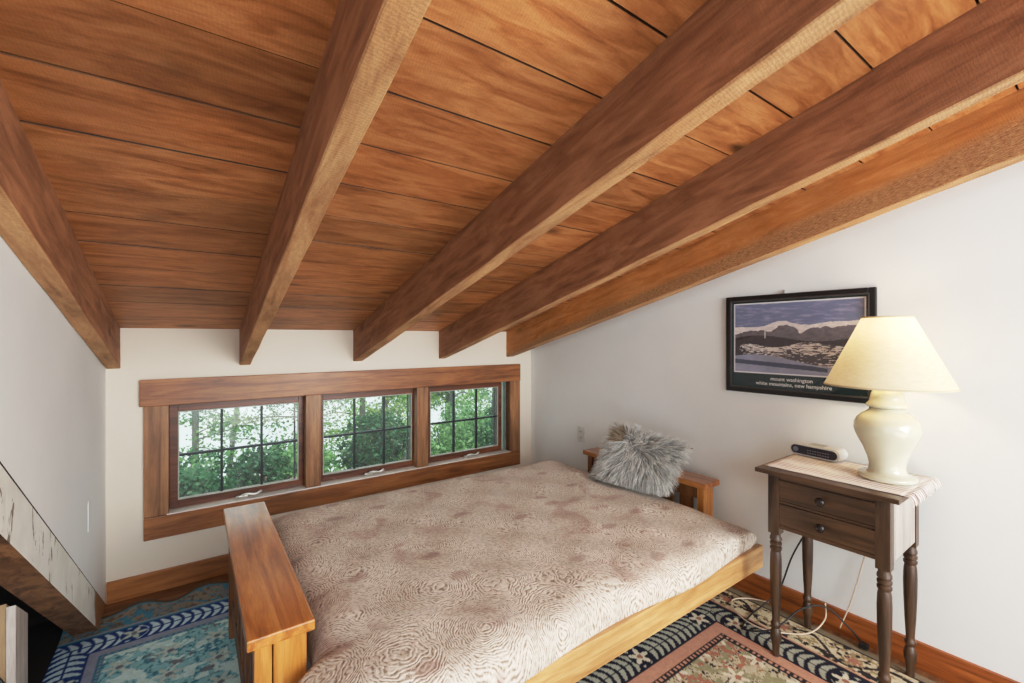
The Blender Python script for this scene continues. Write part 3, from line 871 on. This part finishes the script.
for v in s.verts: v.co.z = LZ+(v.co.z-LZ)*1.055
obj('lid', s, M_ceramic, lamp, 180)
s = bmesh.new(); lathe(s, [(.010, .338), (.010, .36), (.014, .365), (.014, .40), (.010, .41)], (LX, LY, LZ), 20)
obj('socket', s, M_steel, lamp, 40)
k = NT('frosted_bulb'); k.b.inputs['Emission Color'].default_value = (1, .82, .58, 1); k.b.inputs['Emission Strength'].default_value = 3
s = bmesh.new(); lathe(s, [(.010, .411), (.014, .425), (.026, .45), (.029, .468), (.022, .488), (.004, .497)], (LX, LY, LZ), 24)
obj('bulb', s, k.m, lamp, 180)
s = bmesh.new(); n = 72; rb, rt, h0, h1 = .193, .076, .345, .600
R = [[s.verts.new((LX+(r)*math.cos(2*PI*i/n), LY+(r)*math.sin(2*PI*i/n), LZ+h)) for i in range(n)] for r, h in
     [(rb+(rt-rb)*f, h0+(h1-h0)*f) for f in [j/10 for j in range(11)]]]
for a, b in zip(R, R[1:]):
    for i in range(n): s.faces.new((a[i], a[(i+1) % n], b[(i+1) % n], b[i]))
M_piping = plain('shade_binding', (214, 198, 160), .8)
sh = obj('lamp_shade', s, M_shade, lamp, 180)
s = bmesh.new()
for r, h in ((rb, h0), (rt, h1)):
    s = bmesh.new(); lathe(s, [(r-.0015, h-.002), (r+.0015, h-.002), (r+.0015-.001, h+.004), (r-.002, h+.004), (r-.0015, h-.002)], (LX, LY, LZ), n, cap=False)
    obj('shade_trim', s, M_piping, sh, 60)
s = bmesh.new()
for an in (0, 2*PI/3, 4*PI/3):
    tube(s, [(LX, LY, LZ+.590), (LX+(rt-.001)*math.cos(an), LY+(rt-.001)*math.sin(an), LZ+.598)], .0015, 5, smooth=False)
lathe(s, [(.004, .585), (.006, .595), (.003, .605)], (LX, LY, LZ), 10)
tube(s, [(LX+.012, LY, LZ+.40), (LX+.04, LY, LZ+.44), (LX+.038, LY, LZ+.50), (LX, LY, LZ+.59)], .0016, 5)
tube(s, [(LX-.012, LY, LZ+.40), (LX-.04, LY, LZ+.44), (LX-.038, LY, LZ+.50), (LX, LY, LZ+.59)], .0016, 5)
obj('harp', s, M_steel, lamp)
s = bmesh.new()
tube(s, [(LX+.083, LY+.03, LZ+.010), (LX+.13, LY+.06, LZ+.004), (2.276, LY+.08, LZ+.003), (2.296, LY+.09, TZ-.06), (2.29, LY+.1, .5), (2.285, LY+.16, .2), (2.262, LY+.20, .05)], .0026, 6)
obj('power_cord', s, M_cordw, lamp, 180)

# clock radio
CK = Vector((2.228, .806, TZ+.004))
ck = thing('clock_radio', 'small white clock radio with dark oval front panel on nightstand', 'clock radio', CK)
Mc = Matrix.Translation(CK)@Matrix.Rotation(math.radians(-6), 4, 'Z')
def pill(bm, hw, z0, z1, x0, x1, M):
    r = (z1-z0)/2; pts = []
    for i in range(17): a_ = -PI/2+PI*i/16; pts.append((hw-r+r*math.cos(a_), z0+r+r*math.sin(a_)))
    for i in range(17): a_ = PI/2+PI*i/16; pts.append((-hw+r+r*math.cos(a_), z0+r+r*math.sin(a_)))
    t = bmesh.new(); prism(t, pts, 'x', x0, x1)
    bmesh.ops.bevel(t, geom=[e for e in t.edges if abs(e.verts[0].co.x-e.verts[1].co.x) < 1e-6], offset=.003, segments=2, affect='EDGES')
    t.transform(M); add(bm, t)
s = bmesh.new(); pill(s, .100, .004, .053, -.038, .036, Mc)
for sx in (-.05, .05): bx(s, -.02, .03, sx-.012, sx+.012, 0, .006, .001, Mc)
obj('body', s, M_whitep, ck, 40)
s = bmesh.new(); pill(s, .092, .010, .047, -.0405, -.0375, Mc); obj('display_panel', s, M_darkplast, ck, 40)
s = bmesh.new()
for i in range(9): bx(s, -.0416, -.0404, -.062+i*.010, -.056+i*.010, .018, .022, .0, Mc)
for i in range(9): bx(s, -.0416, -.0404, -.062+i*.010, -.056+i*.010, .030, .033, .0, Mc)
obj('button', s, M_cyan, ck)
s = bmesh.new(); t = bmesh.new(); lathe(t, [(.011, 0), (.011, .002), (.009, .003)], (0, 0, 0), 20)
t.transform(Mc@Matrix.Translation((-.0405, .072, .0285))@Matrix.Rotation(-PI/2, 4, 'Y')); add(s, t)
obj('dial', s, M_cyan, ck)
s = bmesh.new()
for i in range(5): bx(s, -.02+i*.01, -.014+i*.01, -.03, .03, .0525, .0545, .0005, Mc)
obj('top_button', s, M_steel, ck)

# ------------------------------------------------------------------ framed poster
PX = 2.304
py0, py1, pz0, pz1 = .622, 1.256, 1.021, 1.511      # frame outside
pf = thing('framed_poster', 'black framed landscape photo of snowy mountains on right wall', 'framed picture', (PX, (py0+py1)/2, pz0))
def wallfit(bm):
    for v in bm.verts: v.co.x += xr(v.co.y)-PX
s = bmesh.new(); fw = .026
for (a, b, c, d) in ((py0, py0+fw, pz0, pz1), (py1-fw, py1, pz0, pz1), (py0+fw, py1-fw, pz0, pz0+fw), (py0+fw, py1-fw, pz1-fw, pz1)):
    bx(s, PX-.022, PX-.002, a, b, c, d, .004)
wallfit(s); obj('frame', s, M_blackframe, pf)
s = bmesh.new(); f2 = fw-.004; q = .006
a0, a1, b0, b1 = py0+f2, py1-f2, pz0+f2, pz1-f2
for (a, b, c, d) in ((a0, a0+q, b0, b1), (a1-q, a1, b0, b1), (a0, a1, b0, b0+q), (a0, a1, b1-q, b1)):
    bx(s, PX-.0235, PX-.010, a, b, c, d, .001)
wallfit(s); obj('inner_edge', s, M_frameedge, pf)
# printed sheet
iy0, iy1, iz0, iz1 = py0+fw, py1-fw, pz0+fw, pz1-fw
nx, nz = 300, 220
S, T_ = np.meshgrid(np.linspace(0, 1, nx), np.linspace(0, 1, nz), indexing='ij')  # s from left (high y) to right, t upward
W_, H_ = iy1-iy0, iz1-iz0
col = np.zeros(S.shape+(3,)); col[:] = lin((34, 54, 58))
bl, br, bb, bt = .018, .982, .165, .975
m = (S > bl) & (S < br) & (T_ > bb) & (T_ < bt); col[m] = lin((232, 232, 236))
e_ = .010; m = (S > bl+e_) & (S < br-e_) & (T_ > bb+e_*1.4) & (T_ < bt-e_*1.4)
s_ = (S-bl)/(br-bl); t_ = (T_-bb)/(bt-bb)
A_ = fbm(s_*3, t_*2, 3, 21); B_ = fbm(s_*1.6, t_*6, 8, 22); D_ = fbm(s_, t_, 40, 23)
sky = lin((116, 122, 150))*(1-t_[..., None])+lin((120, 128, 158))*t_[..., None]
sky = sky+(np.clip(B_-.5, 0, 1)*1.0)[..., None]*np.array([.5, .42, .5])
img = sky
ridge = .655+.075*np.exp(-((s_-.42)/.13)**2)+.06*np.exp(-((s_-.98)/.22)**2)+.035*np.exp(-((s_-.72)/.12)**2)+.035*(fbm(s_, s_*0, 14, 24)-.5)
snowlow = ridge-.045-.11*(fbm(s_, t_*.4, 16, 25)-.38)-.07*np.maximum(0, np.sin(s_*23+1))*fbm(s_, t_, 9, 31)*(s_ < .62)
snow = lin((226, 216, 214)); 
mk = t_ < ridge; img = np.where(mk[..., None], snow*(.75+.5*D_[..., None]), img)
mk = t_ < snowlow; img = np.where(mk[..., None], lin((112, 106, 114))*(.55+.9*D_[..., None]), img)
mk = t_ < .50+.04*np.sin(s_*7); img = np.where(mk[..., None], lin((66, 60, 66))*(.6+.8*D_[..., None]), img)
mk = t_ < .44-.06*(1-s_)+.03*np.sin(s_*13); f_ = fbm(s_*1.2, t_*4, 26, 27, 5)+.10*np.cos((t_-.36)*22)-.03
vill = np.where((f_ > .52)[..., None], lin((222, 214, 210)), lin((84, 78, 84)))
img = np.where((mk & (s_+.25*D_ > .22))[..., None], vill, img)
low = .20+.07*np.sin(s_*5+.6)
img = np.where((t_ < low)[..., None], lin((154, 158, 182))*(.75+.5*A_[..., None]), img)
img = np.where(((t_ < low-.02) & (t_ > .02) & (np.abs(t_-.10-.10*(.7-s_)) < .03) & (s_ < .75))[..., None], lin((78, 84, 108)), img)
img = np.where(((np.abs(s_-.275) < .004) & (t_ > .50) & (t_ < .60))[..., None], lin((236, 232, 232)), img)
col[m] = img[m]
co = np.stack([np.full_like(S, 0.), iy1-S*W_, iz0+T_*H_], -1)
co[..., 0] = XR+SKEW*(2.90-co[..., 1])-.008
me = bpy.data.meshes.new('print')
idx = np.arange(nx*nz).reshape(nx, nz)
qd = np.stack([idx[:-1, :-1], idx[:-1, 1:], idx[1:, 1:], idx[1:, :-1]], -1).reshape(-1, 4)
me.from_pydata((co.reshape(-1, 3)-np.array(pf.location)).tolist(), [], qd.tolist())
ca = me.color_attributes.new('Col', 'FLOAT_COLOR', 'POINT')
ca.data.foreach_set('color', np.concatenate([col.reshape(-1, 3), np.ones((nx*nz, 1))], 1).astype(np.float32).ravel())
me.materials.append(M_print)
pr = bpy.data.objects.new('print', me); C.objects.link(pr); pr.parent = pf; pr['_w'] = tuple(pf.location)
M_letter = plain('letter_white', (232, 234, 232), .5)
def text(txt, size, yc, zc_, parent, name='lettering'):
    cu = bpy.data.curves.new(name, 'FONT'); cu.body = txt; cu.size = size; cu.align_x = 'CENTER'; cu.extrude = .0003; cu.offset = .0004
    to = bpy.data.objects.new(name+'_src', cu); C.objects.link(to)
    dg = bpy.context.evaluated_depsgraph_get(); mm = bpy.data.meshes.new_from_object(to.evaluated_get(dg))
    C.objects.unlink(to); bpy.data.objects.remove(to)
    # text x -> -y (reads left to right seen from -x), text y -> z, normal -> -x
    mm.transform(Matrix(((0, 0, -1, 0), (-1, 0, 0, 0), (0, 1, 0, 0), (0, 0, 0, 1))))
    mm.transform(Matrix.Translation((xr(yc)-.0092-parent.location.x, yc-parent.location.y, zc_-parent.location.z)))
    for v in mm.vertices: v.co.x -= SKEW*(v.co.y+parent.location.y-yc)
    mm.materials.clear(); mm.materials.append(M_letter)
    o = bpy.data.objects.new(name, mm); C.objects.link(o); o.parent = parent; return o
yc_ = 1.256-.30
text('mount washington', .0245, .948, iz0+.043, pf)
text('white mountains, new hampshire', .0245, .945, iz0+.018, pf)
s = bmesh.new(); s.faces.new([s.verts.new(c_) for c_ in ((PX-.012, iy0, iz0), (PX-.012, iy1, iz0), (PX-.012, iy1, iz1), (PX-.012, iy0, iz1))]); wallfit(s); obj('glass', s, M_picglass, pf)
s = bmesh.new(); bx(s, PX-.010, PX-.003, .975, .985, pz1, pz1+.018, .001); wallfit(s)
obj('hanger', s, M_steel, pf)

# small fixtures
def outlet():
    yy, z0 = 2.335, .540
    X = xr(yy)
    o = thing('wall_outlet', 'white electrical outlet low on the right wall beyond the bed', 'outlet', (X, yy, z0))
    s = bmesh.new(); bx(s, X-.006, X-.0003, yy-.036, yy+.036, z0, z0+.112, .002); obj('cover_plate', s, M_whitep, o)
    for zc_ in (z0+.034, z0+.078):
        s = bmesh.new(); bx(s, X-.0085, X-.0062, yy-.017, yy+.017, zc_-.015, zc_+.015, .001)
        r_ = obj('receptacle', s, M_whitep, o)
        s = bmesh.new(); bx(s, X-.0093, X-.0086, yy-.008, yy-.005, zc_-.006, zc_+.006); bx(s, X-.0093, X-.0086, yy+.005, yy+.008, zc_-.006, zc_+.006)
        obj('slot', s, M_black, r_)
outlet()
s = bmesh.new(); bx(s, XL+.0005, XL+.003, 2.46, 2.535, .515, .635, .0008)
o = obj('wall_plate', s, M_wall_l, None); recenter(o, (XL, 2.4975, .575)); tag(o, 'narrow painted cover plate on left wall near the corner', 'wall plate')
M_brass = plain('brass_nail', (168, 140, 96), .35, .6)
s = bmesh.new(); xx = xr(1.255+.1)
tube(s, [(xr(1.46)-.0003, 1.46, .668), (xr(1.46)-.016, 1.46, .672)], .0028, 8, smooth=False)
o = obj('wall_hook', s, M_brass, None); recenter(o, (xr(1.46), 1.46, .668)); tag(o, 'tiny nail in right wall just above right bed arm', 'nail')

# cords under the nightstand
def cord(label, pts, r, mat, plug=None):
    s = bmesh.new(); tube(s, pts, r, 7)
    t = thing('power_cord', label, 'cord', pts[0])
    obj('cable', s, mat, t, 180)
    if plug:
        s = bmesh.new(); bx(s, plug[0]-.012, plug[0]+.012, plug[1]-.016, plug[1]+.016, plug[2]-.010, plug[2]+.012, .004)
        obj('plug', s, M_black if mat is M_black else M_whitep, t)
cord('black cord hanging behind nightstand and curling on the rug', [(2.285, .80, .74), (2.288, .84, .50), (2.284, .93, .28), (2.26, .98, .10), (2.20, 1.02, .035), (2.08, 1.03, .016), (1.97, 1.0, .016), (2.02, .90, .05), (2.15, .84, .12), (2.24, .78, .125), (2.27, .70, .06), (2.262, .66, .03)], .0035, M_black, (2.255, .650, .024))
cord('white cord looped on the rug under nightstand', [(2.262, .79, .13), (2.255, .79, .06), (2.17, .82, .018), (2.07, .90, .017), (2.03, .98, .018), (2.06, 1.08, .018), (2.14, 1.14, .018), (2.22, 1.10, .018), (2.245, 1.02, .03)], .0032, M_cordw)

# box with cable under the stair beam
s = bmesh.new()
cb = thing('storage_box', 'tan wooden box with a pale edge board under the sloping stair beam', 'box', (-.6, 2.0, 0))
prism(s, [(1.950, .007), (1.950, .508), (2.06, .43), (2.06, .007)], 'x', -.80, -.452); obj('box_panel', s, M_tan, cb)
s = bmesh.new(); prism(s, [(1.945, .007), (1.945, .500), (2.065, .415), (2.065, .007)], 'x', -.4515, -.432); obj('edge_board', s, M_side, cb, label='pale grey edge board')
s = bmesh.new()
tube(s, [(-.56, 1.930, .42), (-.50, 1.925, .345), (-.462, 1.92, .31), (-.437, 1.91, .25), (-.437, 1.91, .19), (-.46, 1.92, .13), (-.50, 1.925, .09), (-.56, 1.93, .02)], .0045, 8)
o = obj('cable', s, M_black, None, 180); recenter(o, (-.5, 1.93, .02)); tag(o, 'black cable loop hanging in front of the tan box', 'cable')

# ------------------------------------------------------------------ light
world = bpy.data.worlds.new('World'); bpy.context.scene.world = world; world.use_nodes = True
bg = world.node_tree.nodes['Background']; bg.inputs['Color'].default_value = (.86, .95, 1.0, 1); bg.inputs['Strength'].default_value = 1.5
def area(name, loc, target, sx, sy, power, color):
    l = bpy.data.lights.new(name, 'AREA'); l.shape = 'RECTANGLE'; l.size = sx; l.size_y = sy; l.energy = power; l.color = color
    o = bpy.data.objects.new(name, l); C.objects.link(o); o.location = loc
    o.rotation_euler = (Vector(target)-Vector(loc)).to_track_quat('-Z', 'Y').to_euler(); return o
area('fill_light', (1.1, -2.3, 1.9), (.7, 2.4, 1.1), 2.2, 1.2, 72, (.95, .98, 1))  # unseen fill added behind the camera to brighten the room
area('fill_light', (1.5, -1.6, 1.2), (-.3, 2.2, .9), .8, 1.0, 26, (.92, .98, 1))  # second added fill, angled to lift the left wall
area('floor_bounce_fill', (1.0, -1.1, .30), (1.0, 1.7, 2.0), 1.8, .6, 13, (1, .96, .90))  # added unseen emitter imitating light bounced off the floor
sun = bpy.data.lights.new('sun', 'SUN'); sun.energy = 5.0; sun.angle = math.radians(8); sun.color = (1, .97, .9)
so = bpy.data.objects.new('sun', sun); C.objects.link(so); so.rotation_euler = (math.radians(32), 0, 0)
b = bpy.data.lights.new('lamp_bulb_light', 'POINT'); b.energy = 2.2; b.color = (1, .80, .55); b.shadow_soft_size = .03
bo = bpy.data.objects.new('lamp_bulb_light', b); C.objects.link(bo); bo.location = (LX, LY, LZ+.535)

# ------------------------------------------------------------------ camera
cam = bpy.data.cameras.new('camera'); co_ = bpy.data.objects.new('camera', cam); C.objects.link(co_)
co_.location = (0, 0, 1.30); co_.rotation_euler = (PI/2, 0, -math.radians(35.6))
cam.sensor_width = 36; cam.lens = 445/1024*36; cam.shift_y = -(341.5-337.5)/1024*1.0; cam.clip_start = .02
bpy.context.scene.camera = co_
sc = bpy.context.scene
sc.view_settings.view_transform = 'Standard'; sc.view_settings.look = 'None'; sc.view_settings.exposure = .30; sc.view_settings.gamma = 1
vs = sc.view_settings; vs.use_curve_mapping = True; cm = vs.curve_mapping
cm.white_level = (3, 3, 3); cv = cm.curves[3]
for q in [(.04, .112), (.10, .30), (.20, .53), (.333, .68), (.60, .83)]: cv.points.new(*q)
cv.points[0].location = (0, 0); cv.points[-1].location = (1, .95)
cm.update()
for o in bpy.data.objects:
    if '_w' in o: del o['_w']
